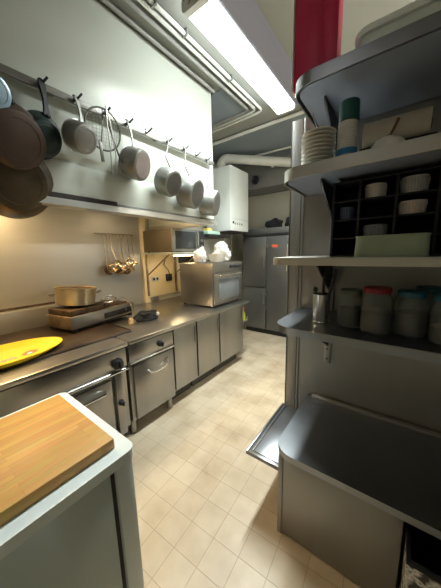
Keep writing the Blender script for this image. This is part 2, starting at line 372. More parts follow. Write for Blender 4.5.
P_('saucepan', 'biggest pale pot at the far end of the rail beside the white boiler', 'pan', (-1.755, 2.085, 2.145), (-1.615, 2.14, 2.115), .134, .97, 2.155, M['alu_light'], M['alu_light'], .024, base=M['alu'])

# wire strainer and two long tools on the fifth hook
st = thing('wire_strainer', 'round wire mesh strainer hanging flat on the rail', 'strainer', (-1.72, 1.03, 2.34), 'pans on the hood rail')
sc = Vector((-1.722, 1.0, 2.455)); R = .125
MB().tube([sc+Vector((.02*math.sin(2*PI*k/40), R*math.cos(2*PI*k/40), R*math.sin(2*PI*k/40))) for k in range(40)], .006, 6, True).build('rim', M['dark_pan'], st)
m = MB()
for k in range(-5, 6):
    u = k*R/6; h = math.sqrt(R*R-u*u)
    m.tube([sc+Vector((.035*(1-(u*u+(h*s_)**2)/R/R), u, h*s_)) for s_ in (-1, -.5, 0, .5, 1)], .0009, 4, cap=False)
    m.tube([sc+Vector((.035*(1-(u*u+(h*s_)**2)/R/R), h*s_, u)) for s_ in (-1, -.5, 0, .5, 1)], .0009, 4, cap=False)
m.build('mesh', M['alu'], st)
MB().tube([(-1.735, 1.03, 2.59), (-1.71, 1.02, 2.55), (-1.69, 1.06, 2.36), (-1.69, 1.10, 2.26)], [.005, .006, .007, .006], 6).build('handle', M['dark_pan'], st)
tg = thing('kitchen_tongs', 'long thin steel tongs hanging in front of the wire strainer', 'tongs', (-1.70, 1.03, 2.17), 'tools on the hood rail')
for dy in (-.018, .02):
    MB().tube([(-1.70, 1.02, 2.60), (-1.685, 1.02+dy*.6, 2.50), (-1.685, 1.035+dy, 2.30), (-1.69, 1.03+dy*.8, 2.17)], .0045, 6).build('arm', M['alu'], tg)
MB().tube([(-1.69, 1.03-.0145, 2.172), (-1.69, 1.03, 2.158), (-1.69, 1.03+.016, 2.172)], .0045, 6).build('tip', M['alu'], tg)
fk = thing('long_spatula', 'slim dark spatula hanging behind the tongs on the strainer hook', 'spatula', (-1.71, .95, 2.23), 'tools on the hood rail')
MB().tube([(-1.73, 1.01, 2.588), (-1.70, .985, 2.48), (-1.70, .965, 2.36)], .005, 6).build('handle', M['dark_pan'], fk)
MB().box(-1.704, -1.698, .948, .972, 2.235, 2.365, .002, rx=.06).build('blade', M['dark_pan'], fk)

# ------------------------------------------------------------------ cooking range
rg = thing('cooking_range', 'stainless cooking range with a dark greasy griddle top', 'cooker', (-2.4, .28, 0))
MB().box(-2.95, -1.80, -.6, 1.045, .12, .86, .004).build('body', M['steel_dark'], rg)
m = MB(); m.box(-2.98, -1.745, -.6, 1.055, .86, .90, .012); m.build('top', M['steel_h'], rg)
MB().box(-2.98, -2.86, -.6, 1.055, .90, 1.10, .006).build('upstand', M['splash'], rg)
m = MB(); m.box(-2.84, -1.945, -.5, 1.22, .901, .914, .004)
m.tube([(-1.955, -.5, .915), (-1.955, 1.22, .915), (-2.6, 1.24, .915)], .006, 6)
m.build('griddle_plate', M['plancha'], rg)
MB().box(-1.80, -1.775, -.6, 1.045, .685, .845, .006).build('control_panel', M['steel'], rg)
MB().tube([(-1.765, -.6, .668), (-1.765, 1.045, .668)], .012, 8).build('lower_rail', M['chrome'], rg)
def knob(parent, x, y, z, r=.03, mt='black', nm='knob'):
    m = MB(); m.lathe([(0, 0), (r*1.15, 0), (r*1.15, .008), (r*.9, .012), (r*.8, .035), (0, .037)], (x, y, z), (1, 0, 0), 24)
    m.box(x+.03, x+.05, y-.006, y+.006, z-r*.75, z+r*.75, .002); return m.build(nm, M[mt], parent)
knob(rg, -1.775, .965, .735, .04)
dr = MB().box(-1.80, -1.772, -.02, .90, .165, .62, .008).build('oven_door', M['steel'], rg)
m = MB(); m.tube([(-1.77, .06, .55), (-1.735, .08, .55), (-1.735, .82, .55), (-1.77, .84, .55)], .012, 8); m.build('handle', M['chrome'], dr)
dr = MB().box(-1.80, -1.772, -.6, -.05, .165, .62, .008).build('oven_door', M['steel'], rg)
m = MB(); m.tube([(-1.77, -.55, .55), (-1.735, -.53, .55), (-1.735, -.12, .55), (-1.77, -.1, .55)], .012, 8); m.build('handle', M['chrome'], dr)
MB().box(-1.80, -1.770, -.6, .92, .10, .155, .004).build('plinth', M['steel'], rg)
MB().box(-1.80, -1.765, .925, .995, .10, .655, .005).build('hinge_post', M['steel'], rg)
knob(rg, -1.765, .955, .40, .022, 'black', 'valve')
for x in (-2.85, -1.9):
    for y in (-.5, .96): MB().tube([(x, y, 0), (x, y, .13)], [.03, .024], 10).build('foot', M['black'], rg)

# second unit with arched door handle
ov = thing('oven_cabinet', 'narrow stainless oven with one knob and an arched door handle', 'oven', (-2.4, 1.32, 0))
MB().box(-2.95, -1.80, 1.07, 1.565, .13, .855, .004).build('body', M['steel_dark'], ov)
MB().box(-1.80, -1.775, 1.07, 1.565, .70, .845, .006).build('control_panel', M['steel'], ov)
MB().tube([(-1.77, 1.07, .69), (-1.77, 1.565, .69)], .010, 8).build('lower_rail', M['chrome'], ov)
knob(ov, -1.775, 1.40, .765, .026)
for k in range(9):
    a = -2.2+k*.55
    if k in (0, 2, 4, 6, 8): MB().box(-1.7755, -1.774, 1.40+.048*math.cos(a)-.004, 1.40+.048*math.cos(a)+.004, .765+.048*math.sin(a)-.004, .765+.048*math.sin(a)+.004).build('dial_mark', M['black'], ov)
dr = MB().box(-1.80, -1.772, 1.10, 1.555, .145, .665, .008).build('oven_door', M['steel'], ov)
m = MB(); m.tube([(-1.77, 1.24, .565), (-1.74, 1.25, .545), (-1.735, 1.30, .535), (-1.735, 1.40, .535), (-1.74, 1.46, .555), (-1.77, 1.47, .60)], .010, 8); m.build('handle', M['chrome'], dr)
for x in (-2.85, -1.85):
    for y in (1.095, 1.53): MB().tube([(x, y, 0), (x, y, .14)], [.032, .026], 10).build('foot', M['steel_dark'], ov)

# worktop and three door cabinets
wt = thing('steel_worktop', 'long stainless worktop running from the range to the convection oven', 'worktop', (-2.4, 2.1, .86))
m = MB(); m.box(-2.98, -1.745, 1.065, 3.06, .862, .90, .012); m.build('slab', M['steel_h'], wt)
MB().box(-2.98, -2.945, 2.21, 2.36, .90, .965, .004).build('upstand', M['steel_dark'], wt)
cabs = [(1.585, 1.935, 'single door stainless cabinet next to the oven with the arched handle'),
        (1.945, 2.365, 'middle stainless cabinet of the three plain ones under the worktop'),
        (2.375, 2.95, 'widest stainless cabinet at the far end of the worktop')]
for y0, y1, lb in cabs:
    c = thing('base_cabinet', lb, 'cabinet', (-2.4, (y0+y1)/2, 0), 'cabinets under the worktop')
    MB().box(-2.95, -1.82, y0, y1, .15, .855, .003).build('carcass', M['steel_dark'], c)
    MB().box(-2.95, -1.92, y0+.01, y1-.01, 0, .15).build('toe_kick', M['skirt'], c)
    d = MB().box(-1.82, -1.795, y0+.008, y1-.008, .17, .85, .006).build('door', M['steel'], c)
    MB().box(-1.80, -1.785, y1-.035, y1-.018, .62, .80, .004).build('handle', M['steel_dark'], d)

# things at the worktop's far end
bt = thing('spray_bottle', 'orange capped lime yellow bottle standing by the far worktop end', 'bottle', (-1.79, 3.16, .0))
bt.location = (-1.83, 3.03, .30)
m = MB(); m.box(-1.90, -1.78, 2.952, 3.055, .59, .605, .003); m.box(-1.90, -1.78, 3.045, 3.055, .605, .65, .003); m.build('wire_shelf_cup', M['steel_dark'], bt)
MB().lathe([(0, 0), (.032, 0), (.034, .01), (.034, .10), (.02, .13), (.014, .135), (0, .135)], (-1.83, 3.0, .606), seg=20).build('bottle_body', M['lime'], bt)
MB().lathe([(0, 0), (.018, 0), (.02, .04), (.016, .06), (0, .06)], (-1.83, 3.0, .741), seg=16).build('cap', M['orange'], bt)

# ------------------------------------------------------------------ tray on the griddle
tr = thing('oval_tray', 'bright yellow oval serving tray with a faded red and grey print', 'tray', (-2.13, .42, .916))
m = MB(); m.lathe([(0, .004), (.70, .004), (.80, .007), (.97, .036), (1.0, .038), (1.0, .034), (.82, 0), (0, 0)], (-2.13, .37, .917), seg=56, sx=.225, sy=.35, rz=.10); m.build('dish', M['yellowtray'], tr)
def flatshape(pts, z0, z1): return MB().prism(pts, z0, z1)
def spot(cx, cy, a, b, rz, wob, seed):
    rnd = random.Random(seed); out = []
    for k in range(24):
        t = 2*PI*k/24; q = 1+wob*(rnd.random()-.5); x, y = a*q*math.cos(t), b*q*math.sin(t)
        out.append((cx+x*math.cos(rz)-y*math.sin(rz), cy+x*math.sin(rz)+y*math.cos(rz)))
    return out
MB().prism(spot(-2.105, .50, .036, .055, .42, .5, 3), .9212, .9222).build('red_print', M['red_print'], tr)
MB().prism(spot(-2.09, .49, .012, .018, .42, .3, 5), .9222, .9228).build('pale_print', M['pvc2'], tr)
m = MB()
for k, dy in enumerate((-.075, -.045, -.015, .012)): m.prism(spot(-2.07-.012*k*.3, .385+dy, .022+.006*(k % 2), .012, .42, .7, 9+k), .9212, .9222)
m.build('grey_print', M['grey_print'], tr)

# ------------------------------------------------------------------ table-top warmer, burner, pot
RZ = .20
def rot(px, py, z, c=(-2.50, 1.20)):
    return (c[0]+px*math.cos(RZ)-py*math.sin(RZ), c[1]+px*math.sin(RZ)+py*math.cos(RZ), z)
wm = thing('electric_hotplate', 'grey table top electric hotplate with a black control strip on the griddle', 'hotplate', (-2.50, 1.20, .916), rz=RZ)
def rbox(a0, a1, b0, b1, z0, z1, bev=.003):
    c = rot((a0+a1)/2, (b0+b1)/2, 0); w, d = (a1-a0)/2, (b1-b0)/2
    return MB().box(c[0]-w, c[0]+w, c[1]-d, c[1]+d, z0, z1, bev, RZ)
rbox(-.24, .12, -.37, .37, .945, 1.062, .006).build('casing', M['sidesteel'], wm)
rbox(.12, .132, -.372, .372, .95, 1.064, .003).build('front_plate', M['steel_dark'], wm)
rbox(.132, .138, -.03, .33, .968, 1.025, .002).build('control_strip', M['black'], wm)
for k in range(3): 
    p = rot(.138, .03+k*.11, .996); m = MB(); m.lathe([(0, 0), (.018, 0), (.015, .02), (0, .02)], p, (math.cos(RZ), math.sin(RZ), 0), 16); m.build('dial', M['black'], wm)
for a in (-.2, .1):
    for b in (-.33, .33):
        p = rot(a, b, 0); MB().tube([(p[0], p[1], .916), (p[0], p[1], .95)], .022, 10).build('foot', M['black'], wm)
rbox(-.23, .11, -.36, .36, .925, .946, .004).build('base_tray', M['black'], wm)
rbox(-.23, .10, -.35, .02, 1.06, 1.116, .006).build('heating_plate', M['grime'], wm)
rbox(-.22, .07, .06, .34, 1.06, 1.075, .006).build('spare_plate', M['grime'], wm)
pt = thing('stock_pot', 'dented silver pot with two handles standing tilted on the hotplate', 'pot', rot(-.08, -.15, 1.106))
m = MB(); m.lathe([(0, 0), (.155, 0), (.172, .012), (.180, .165), (.187, .168), (.180, .171), (.174, .165), (.166, .016), (0, .012)], rot(-.09, -.16, 1.132), (.03, .10, 1), 40); m.build('body', M['pot'], pt)
m = MB(); m.lathe([(0, .012), (.172, .010), (.174, 0), (.170, 0), (0, .005)], rot(-.086, -.146, 1.278), (.03, .10, 1), 40); m.build('contents', M['grime'], pt)
for s_ in (-1, 1):
    p = [rot(-.07+.155*0, -.14, 1.19)]
    c = Vector(rot(-.085, -.15, 1.235)); d = Vector((math.cos(RZ+.9), math.sin(RZ+.9), 0))*s_; q = Vector((-d.y, d.x, 0))
    MB().tube([c+d*.178-q*.05, c+d*.215-q*.045+Vector((0, 0, .01)), c+d*.225+Vector((0, 0, .012)), c+d*.215+q*.045+Vector((0, 0, .01)), c+d*.178+q*.05], .007, 8).build('side_handle', M['chrome'], pt)
ld = thing('wire_whisk', 'tangled steel whisk lying beside the pot on the hotplate', 'whisk', rot(.0, .08, 1.08))
c = Vector(rot(-.02, .16, 1.13)); m = MB()
for k in range(5):
    a = PI*k/5; 
    m.tube([c+Vector((.06*math.cos(a)*math.sin(t)+.01, .085*math.cos(t), .035*math.sin(a)*math.sin(t))) for t in [2*PI*j/20 for j in range(20)]], .0028, 5, True)
m.build('wires', M['chrome'], ld)
MB().tube([c+Vector((.01, -.07, 0)), c+Vector((.09, -.15, .0)), c+Vector((.14, -.22, .01))], .008, 8).build('handle', M['chrome'], ld)
# power cord
tag(MB().tube([rot(-.05, .30, 1.085), rot(.06, .30, 1.13), rot(.15, .31, 1.06), rot(.20, .30, .95), rot(.28, .33, .906), rot(.38, .37, .906)], .005, 6).build('power_cord', M['alu']), 'grey power cord looping over the front of the hotplate', 'cord')
tag(MB().lathe([(0, 0), (.024, 0), (.026, .01), (.022, .055), (.018, .06), (0, .06)], (-2.18, 1.37, .901), seg=18).build('cork_stopper', M['cork']), 'small tan cork stopper standing on the worktop by the black cloth', 'stopper')
cl = thing('oven_cloth', 'crumpled black cloth heaped on the steel worktop', 'cloth', (-2.20, 1.60, .90))
MB().blob((-2.2, 1.58, .935), (.09, .13, .062), .35, 4, 4, .034).build('cloth_fold', M['blacksoft'], cl)
MB().blob((-2.15, 1.69, .945), (.018, .022, .02), .2, 2, 2).build('white_corner', M['bag'], cl)

# ------------------------------------------------------------------ ladles on the splashback
lr = thing('utensil_rail', 'thin hook rail on the steel splashback holding the ladles', 'rail', (-2.97, 1.72, 1.86))
MB().tube([(-2.955, 1.48, 1.865), (-2.955, 2.0, 1.865)], .006, 8).build('bar', M['copper'], lr)
for y in (1.49, 1.99): MB().tube([(-2.985, y, 1.865), (-2.955, y, 1.865)], .006, 8).build('standoff', M['copper'], lr)
for k in range(11):
    y = 1.50+k*.047
    MB().tube([(-2.955, y, 1.872), (-2.94, y, 1.86), (-2.938, y, 1.845), (-2.928, y, 1.85), (-2.925, y, 1.865)], .003, 5).build('hook', M['copper'], lr)
def ladle(y, zb, r_, kind, ang, label, grp='ladles on the splashback'):
    r = r_*1.2; dx = .075 if kind == 'ladle' and r_ < .048 else (.03 if kind == 'ladle' else 0)
    nm = {'ladle': 'soup_ladle', 'skim': 'flat_skimmer', 'spoon': 'serving_spoon'}[kind]
    t = thing(nm, label, nm.split('_')[-1], (-2.93, y, zb-r), grp)
    zt = 1.85
    MB().tube([(-2.935, y-.008, zt-.012), (-2.935, y-.010, zt), (-2.935, y, zt+.012), (-2.935, y+.010, zt), (-2.935, y+.002, zt-.014), (-2.925, y+.004, (zt+zb)/2), (-2.91+dx, y+.006, zb+r*.6)], .0055, 6).build('handle', M['copper'], t)
    ax = Vector((math.cos(ang), math.sin(ang), .35)).normalized(); c = Vector((-2.90+dx, y+.006, zb))
    m = MB()
    if kind == 'ladle':
        m.lathe([(0, -r*.8), (r*.5, -r*.68), (r*.85, -r*.35), (r, 0), (r*.96, 0), (r*.8, -r*.32), (r*.45, -r*.62), (0, -r*.74)], c, ax, 24)
    elif kind == 'skim':
        m.lathe([(0, -.010), (r*.8, -.004), (r, .004), (r*.98, .007), (r*.78, 0), (0, -.006)], c, ax, 28)
    else:
        m.lathe([(0, -.014), (r*.6, -.010), (r, 0), (r*.97, .002), (r*.55, -.006), (0, -.010)], c, ax, 24, sx=.75, sy=1.25)
    m.build('bowl', M['copper'], t); return t
LD = [(1.565, 1.42, .055, 'skim', .3, 'flat steel skimmer at the near end of the row of ladles'),
      (1.61, 1.45, .05, 'ladle', -.5, 'steel ladle hanging beside the flat skimmer on the splashback'),
      (1.655, 1.50, .042, 'ladle', -.4, 'small high hung steel ladle, third from the near end of the row'),
      (1.70, 1.41, .06, 'spoon', .2, 'long steel serving spoon in the middle of the hanging ladles'),
      (1.745, 1.47, .045, 'ladle', -.2, 'steel ladle just beyond the serving spoon on the splashback'),
      (1.79, 1.42, .062, 'ladle', .1, 'deepest large steel ladle hanging low in the row'),
      (1.84, 1.51, .045, 'ladle', -.3, 'short steel ladle hanging high just past the large one'),
      (1.89, 1.44, .058, 'skim', .5, 'round steel skimmer second from the far end of the ladle row'),
      (1.95, 1.50, .035, 'spoon', .3, 'small steel spoon at the far end of the ladle row')]
for a in LD: ladle(*a)

# ------------------------------------------------------------------ microwave, shelf, sockets
ws = thing('microwave_shelf', 'narrow wall shelf on dark brackets carrying the microwave', 'shelf', (-2.65, 2.45, 1.6))
MB().box(-2.97, -2.33, 2.12, 2.80, 1.60, 1.622, .003).build('board', M['white'], ws)
for y in (2.17, 2.72):
    MB().box(-2.94, -2.915, y-.012, y+.012, 1.0, 1.60, .003).tube([(-2.925, y, 1.30), (-2.45, y, 1.59)], .010, 6).build('bracket', M['sidesteel'], ws)
us = thing('added_shelf_light', 'added warm strip light hidden under the microwave shelf', 'lamp', (-2.45, 2.46, 1.585))  # added light, unseen, brightens the cream wall board
MB().box(-2.47, -2.43, 2.25, 2.67, 1.582, 1.60, .004).build('lamp_case', M['alu'], us)
MB().box(-2.465, -2.435, 2.26, 2.66, 1.574, 1.582, .003).build('lamp_cover', mat('strip_cover', (1, .9, .7), .4, emit=(1, .76, .42), es=24), us)
mw = thing('microwave', 'silver fronted microwave oven on the wall shelf beneath the hood', 'microwave', (-2.66, 2.46, 1.622))
MB().box(-2.95, -2.37, 2.15, 2.77, 1.632, 1.925, .008).build('case', M['microside'], mw)
MB().box(-2.37, -2.345, 2.15, 2.77, 1.632, 1.925, .006).build('front', M['alu_light'], mw)
d = MB().box(-2.345, -2.338, 2.20, 2.58, 1.665, 1.895, .003).build('door_window', M['screen'], mw)
MB().tube([(-2.34, 2.61, 1.66), (-2.315, 2.61, 1.68), (-2.315, 2.61, 1.88), (-2.34, 2.61, 1.90)], .009, 8).build('handle', M['alu_light'], mw)
MB().box(-2.345, -2.338, 2.65, 2.755, 1.65, 1.91, .002).build('control_panel', M['black'], mw)
for z in (1.70, 1.78): MB().lathe([(0, 0), (.022, 0), (.018, .018), (0, .018)], (-2.338, 2.70, z), (1, 0, 0), 16).build('dial', M['alu_light'], mw)
for x in (-2.9, -2.42):
    for y in (2.2, 2.72): MB().tube([(x, y, 1.621), (x, y, 1.633)], .015, 8).build('foot', M['black'], mw)
so = thing('wall_socket', 'white double socket on the cream wall board under the microwave', 'socket', (-2.97, 2.32, 1.22))
MB().box(-2.975, -2.96, 2.27, 2.40, 1.20, 1.27, .004).build('plate', M['white'], so)
for y in (2.305, 2.365): MB().lathe([(0, 0), (.022, 0), (.022, .002), (0, .002)], (-2.96, y, 1.235), (1, 0, 0), 16).build('socket_hole', M['black'], so)
sb = thing('switch_box', 'black switch box with a plug on the cream wall board', 'switch', (-2.97, 2.58, 1.2))
MB().box(-2.975, -2.93, 2.54, 2.64, 1.18, 1.29, .005).build('box', M['black'], sb)
MB().box(-2.93, -2.90, 2.565, 2.615, 1.21, 1.26, .006).build('plug', M['black'], sb)
cd = MB().tube([(-2.92, 2.59, 1.26), (-2.93, 2.56, 1.36), (-2.95, 2.50, 1.44), (-2.95, 2.53, 1.52), (-2.94, 2.6, 1.59)], .006, 6).build('plug_cord', M['black'], sb)

# ------------------------------------------------------------------ convection oven and what stands on it
co = thing('convection_oven', 'stainless table top convection oven with two dials on the worktop', 'oven', (-2.15, 2.70, .90))
for x in (-2.42, -1.93):
    for y in (2.40, 2.99): MB().tube([(x, y, .90), (x, y, .925)], .022, 10).build('foot', M['black'], co)
MB().box(-2.46, -1.885, 2.355, 3.045, .92, 1.475, .008).build('case', M['steel'], co)
MB().box(-1.885, -1.868, 2.355, 3.045, 1.36, 1.475, .004).build('control_panel', M['steel_dark'], co)
for y in (2.74, 2.84, 2.94): knob(co, -1.868, y, 1.42, .022, 'black', 'dial')
d = MB().box(-1.885, -1.862, 2.37, 3.035, .94, 1.345, .006).build('door', M['steel'], co)
MB().box(-1.863, -1.857, 2.46, 2.95, .99, 1.27, .004).build('door_glass', M['ovenglass'], d)
MB().tube([(-1.862, 2.46, 1.315), (-1.83, 2.46, 1.315), (-1.83, 2.96, 1.315), (-1.862, 2.96, 1.315)], .010, 8).build('handle', M['chrome'], d)
b1 = tag(MB().blob((-2.12, 2.87, 1.60), (.14, .11, .15), .35, 3, 4, .123).build('plastic_bag', M['bag']), 'big white plastic bag heaped on the convection oven near the boiler', 'bag')
b2 = tag(MB().blob((-2.20, 2.50, 1.565), (.09, .10, .11), .35, 8, 4, .089).build('plastic_bag', M['bag']), 'smaller white plastic bag beside the bowl on the convection oven', 'bag')
tag(MB().lathe([(0, 0), (.07, 0), (.10, .03), (.118, .11), (.122, .112), (.114, .11), (.096, .034), (0, .008)], (-2.01, 2.63, 1.476), seg=32).build('mixing_bowl', M['plate']), 'white bowl at the front of the convection oven top', 'bowl')
# shelf in the corner under the boiler
sh = thing('corner_shelf', 'dark wall shelf between the microwave and the boiler', 'shelf', (-2.7, 3.1, 1.88))
MB().box(-2.99, -2.30, 2.83, 3.36, 1.84, 1.88, .003).build('board', M['black'], sh)
MB().box(-2.99, -2.96, 2.83, 3.36, 1.45, 1.84).build('back_board', M['skirt'], sh)
tag(MB().box(-2.55, -2.33, 2.85, 3.15, 1.881, 1.935, .012).build('storage_tub', M['mint']), 'mint green plastic tub on the dark shelf below the boiler', 'tub')
tag(MB().box(-2.48, -2.38, 2.90, 3.02, 1.936, 1.975, .008).build('sponge', M['sponge']), 'yellow sponge lying on the mint green tub', 'sponge')

# ------------------------------------------------------------------ boiler with flue
bo = thing('wall_boiler', 'tall white wall boiler hanging beyond the hood end', 'boiler', (-2.55, 3.71, 1.96))
MB().box(-2.82, -2.30, 3.41, 3.99, 1.965, 2.985, .018).build('casing', M['boiler'], bo)
MB().box(-3.0, -2.82, 3.5, 3.9, 2.1, 2.9).build('mounting_frame', M['pipe_grey'], bo)
MB().box(-2.80, -2.31, 3.43, 3.97, 1.945, 1.966).build('underside_tray', M['black'], bo)
MB().box(-2.303, -2.296, 3.44, 3.96, 2.16, 2.166).build('panel_seam', M['pipe'], bo)
for k in range(4): MB().box(-2.30, -2.292, 3.52+k*.07, 3.55+k*.07, 2.07, 2.10, .002).build('button', M['pipe_grey'], bo)
MB().box(-2.30, -2.294, 3.46, 3.50, 2.08, 2.12, .002).build('display', M['black'], bo)
for y in (3.5, 3.62, 3.74, 3.86): MB().tube([(-2.6, y, 1.945), (-2.6, y, 1.62), (-2.7, y, 1.5), (-2.98, y, 1.45)], .011, 8).build('water_pipe', M['pipe_grey'], bo)
fl = thing('flue_pipe', 'thick white flue pipe leaving the boiler top toward the far wall', 'pipe', (-2.62, 3.66, 2.98))
pts = [(-2.66, 3.66, 2.985), (-2.66, 3.66, 3.10)]+[(-2.66+.10*(1-math.cos(a)), 3.66+.03*(1-math.cos(a)), 3.10+.10*math.sin(a)) for a in [PI/2*k/6 for k in range(1, 7)]]+[(-1.62, 4.22, 3.07), (-.4, 4.95, 2.95)]
MB().tube(pts, .072, 16).build('duct', M['pipe'], fl)
MB().tube([(-2.66, 3.66, 2.985), (-2.66, 3.66, 3.01)], .085, 16).build('collar', M['pipe'], fl)
MB().tube([(-1.90, 4.07, 3.098), (-1.86, 4.09, 3.094)], .08, 16).build('collar', M['pipe'], fl)

# ------------------------------------------------------------------ far fridge and bags on it
fr = thing('upright_fridge', 'tall grey steel fridge with several doors against the far wall', 'fridge', (-1.95, 4.55, 0))
MB().box(-2.52, -1.25, 4.17, 4.95, .10, 1.90, .006).build('cabinet', M['fridge'], fr)
MB().box(-2.50, -1.27, 4.22, 4.93, 0, .10).build('plinth', M['black'], fr)
MB().box(-2.52, -1.25, 4.135, 4.17, 1.915, 2.03, .004).box(-2.52, -1.25, 4.17, 4.95, 1.90, 2.03, .004).build('top_cowl', M['fridge'], fr)
MB().box(-2.50, -1.27, 4.128, 4.137, 1.90, 1.93).build('vent_slot', M['black'], fr)
for (x0, x1, z0, z1) in ((-2.51, -2.02, .95, 1.88), (-2.51, -2.02, .12, .915), (-1.985, -1.26, .12, 1.88)):
    d = MB().box(x0, x1, 4.13, 4.17, z0, z1, .006).build('door', M['fridge'], fr)
    if x0 > -2: MB().tube([(-1.60, 4.13, 1.24), (-1.60, 4.10, 1.26), (-1.60, 4.10, 1.73), (-1.60, 4.13, 1.75)], .012, 8).build('handle', M['chrome'], d)
    else: MB().box(x1-.05, x1-.02, 4.115, 4.13, (z0+z1)/2-.1 if z0 > .5 else z1-.30, (z0+z1)/2+.1 if z0 > .5 else z1-.08, .004).build('handle', M['steel_dark'], d)
    if x0 > -2: MB().box(-1.90, -1.79, 4.1285, 4.1305, 1.68, 1.73).build('sticker', M['orange'], d)
for z in (1.70, .8, .55): MB().box(-2.015, -1.99, 4.12, 4.135, z-.03, z+.03, .003).build('hinge', M['chrome'], fr)
tag(MB().blob((-1.98, 4.40, 2.105), (.16, .14, .11), .3, 11, 3, .074).build('black_bag', M['blacksoft']), 'rounded black bag lying on top of the far fridge near the boiler', 'bag')
tag(MB().blob((-1.64, 4.38, 2.11), (.11, .13, .12), .3, 12, 3, .079).build('black_bag', M['blacksoft']), 'black bag on the fridge top nearest the steel partition', 'bag')
tag(MB().lathe([(0, 0), (.075, 0), (.08, .02), (.06, .03), (.05, .012), (0, .01)], (-2.40, 4.448, 2.98), (0, -1, 0), 24).build('wall_vent', M['black']), 'round black vent opening in the grey beam beside the boiler', 'vent')

# ------------------------------------------------------------------ ceiling lamp, conduits
lp = thing('fluorescent_lamp', 'long lit fluorescent lamp on the ceiling above the aisle', 'lamp', (-1.17, 2.2, ZC))
MB().prism([(-1.28, 3.235), (-1.10, 3.235), (-1.07, 3.175), (-1.055, 3.175), (-.96, ZC-.002), (-1.28, ZC-.002)], 1.36, 2.90, 'XZ').build('housing', M['lamp_body'], lp)
MB().prism(rrect(-1.285, -1.08, 3.15, 3.232, .03, 'abcd', 5), 1.415, 2.87, 'XZ').build('diffuser', M['lamp'], lp)
for y0, y1 in ((1.37, 1.414), (2.871, 2.90)):
    MB().prism(rrect(-1.29, -1.075, 3.145, 3.236, .03, 'abcd', 5), y0, y1, 'XZ').build('end_cap', M['pipe'], lp)
MB().lathe([(0, 0), (.02, 0), (.02, .03), (0, .03)], (-1.23, 1.37, 3.19), (0, -1, 0), 14).build('lamp_holder', M['pipe_grey'], lp)
ld_ = bpy.data.lights.new('fluorescent_light', 'AREA'); ld_.shape = 'RECTANGLE'; ld_.size = .17; ld_.size_y = 1.40; ld_.energy = 27; ld_.color = (.93, 1, .96); ld_.spread = math.radians(142)
lo_ = bpy.data.objects.new('fluorescent_light', ld_); C.objects.link(lo_); lo_.parent = lp; lo_.location = (-1.182+1.17, 2.14-2.2, 3.147-ZC)
def conduit(dx, dz, r, yend, label, mtl):
    x = -1.60+dx
    o = MB().tube([(x, -1.5, ZC-.03+dz), (x, yend-.06, ZC-.03+dz), (x-.02, yend-.02, ZC-.03+dz), (x-.07, yend, ZC-.03+dz), (-2.98, yend+.03, ZC-.03+dz)], r, 8).build('ceiling_conduit', M[mtl])
    tag(o, label, 'pipe', 'conduits along the hood top')
conduit(0.10, 0, .015, 2.95, 'outermost pale ceiling conduit, nearest the lamp', 'pipe')
conduit(0.045, 0, .015, 2.89, 'middle pale ceiling conduit of the three along the hood', 'pipe')
conduit(-.025, 0, .017, 2.83, 'innermost thicker conduit tight against the hood top', 'pipe_grey')
tag(MB().tube([(-1.745, -1.5, ZC-.03), (-1.745, 2.30, ZC-.03)], .014, 8).build('cable_pipe', M['pipe_grey']), 'grey cable pipe tight in the joint of hood and ceiling', 'pipe')
for i, (y, lb) in enumerate(((1.32, 'pipe clip on the conduits nearest the camera'), (1.62, 'second pipe clip along the hood conduits'), (2.25, 'pipe clip on the conduits beside the far hood end'))):
    tag(MB().box(-1.53, -1.472, y-.008, y+.008, ZC-.050, ZC-.002, .003).build('pipe_clip', M['alu_light']), lb, 'clip', 'clips on the conduits')
tag(MB().tube([(-2.98, 3.27, ZC-.035), (-.3, 3.27, ZC-.035)], .022, 8).build('ceiling_pipe', M['pipe']), 'straight pale pipe crossing the ceiling from the hood wall', 'pipe')
tag(MB().tube([(-2.98, 4.05, ZC-.05), (-.3, 4.16, ZC-.05)], .016, 8).build('ceiling_pipe', M['pipe']), 'thin pipe crossing the ceiling just above the flue', 'pipe')

# ------------------------------------------------------------------ under-counter fridge with board
uf = thing('undercounter_fridge', 'white under counter fridge with a wooden board on top', 'fridge', (-1.07, .1, 0))
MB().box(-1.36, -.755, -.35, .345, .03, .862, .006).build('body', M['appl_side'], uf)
MB().prism(rrect(-1.37, -.735, -.37, .44, .035, 'cd'), .862, .90).build('top_slab', M['appl'], uf)
MB().box(-1.345, -.765, .344, .362, .05, .855).build('gasket', M['gasket'], uf)
d = MB().box(-1.36, -.75, .362, .432, .04, .856, .012).build('door', M['appl'], uf)
MB().box(-1.3, -1.0, .432, .445, .80, .83, .004).build('handle', M['appl_side'], d)
for x in (-1.3, -.82):
    for y in (-.3, .3): MB().tube([(x, y, 0), (x, y, .031)], .02, 10).build('foot', M['black'], uf)
tag(MB().box(-1.285, -.79, -.42, .388, .9005, .94, .004).build('cutting_board', M['board']), 'thick bamboo cutting board lying on the white fridge', 'board')

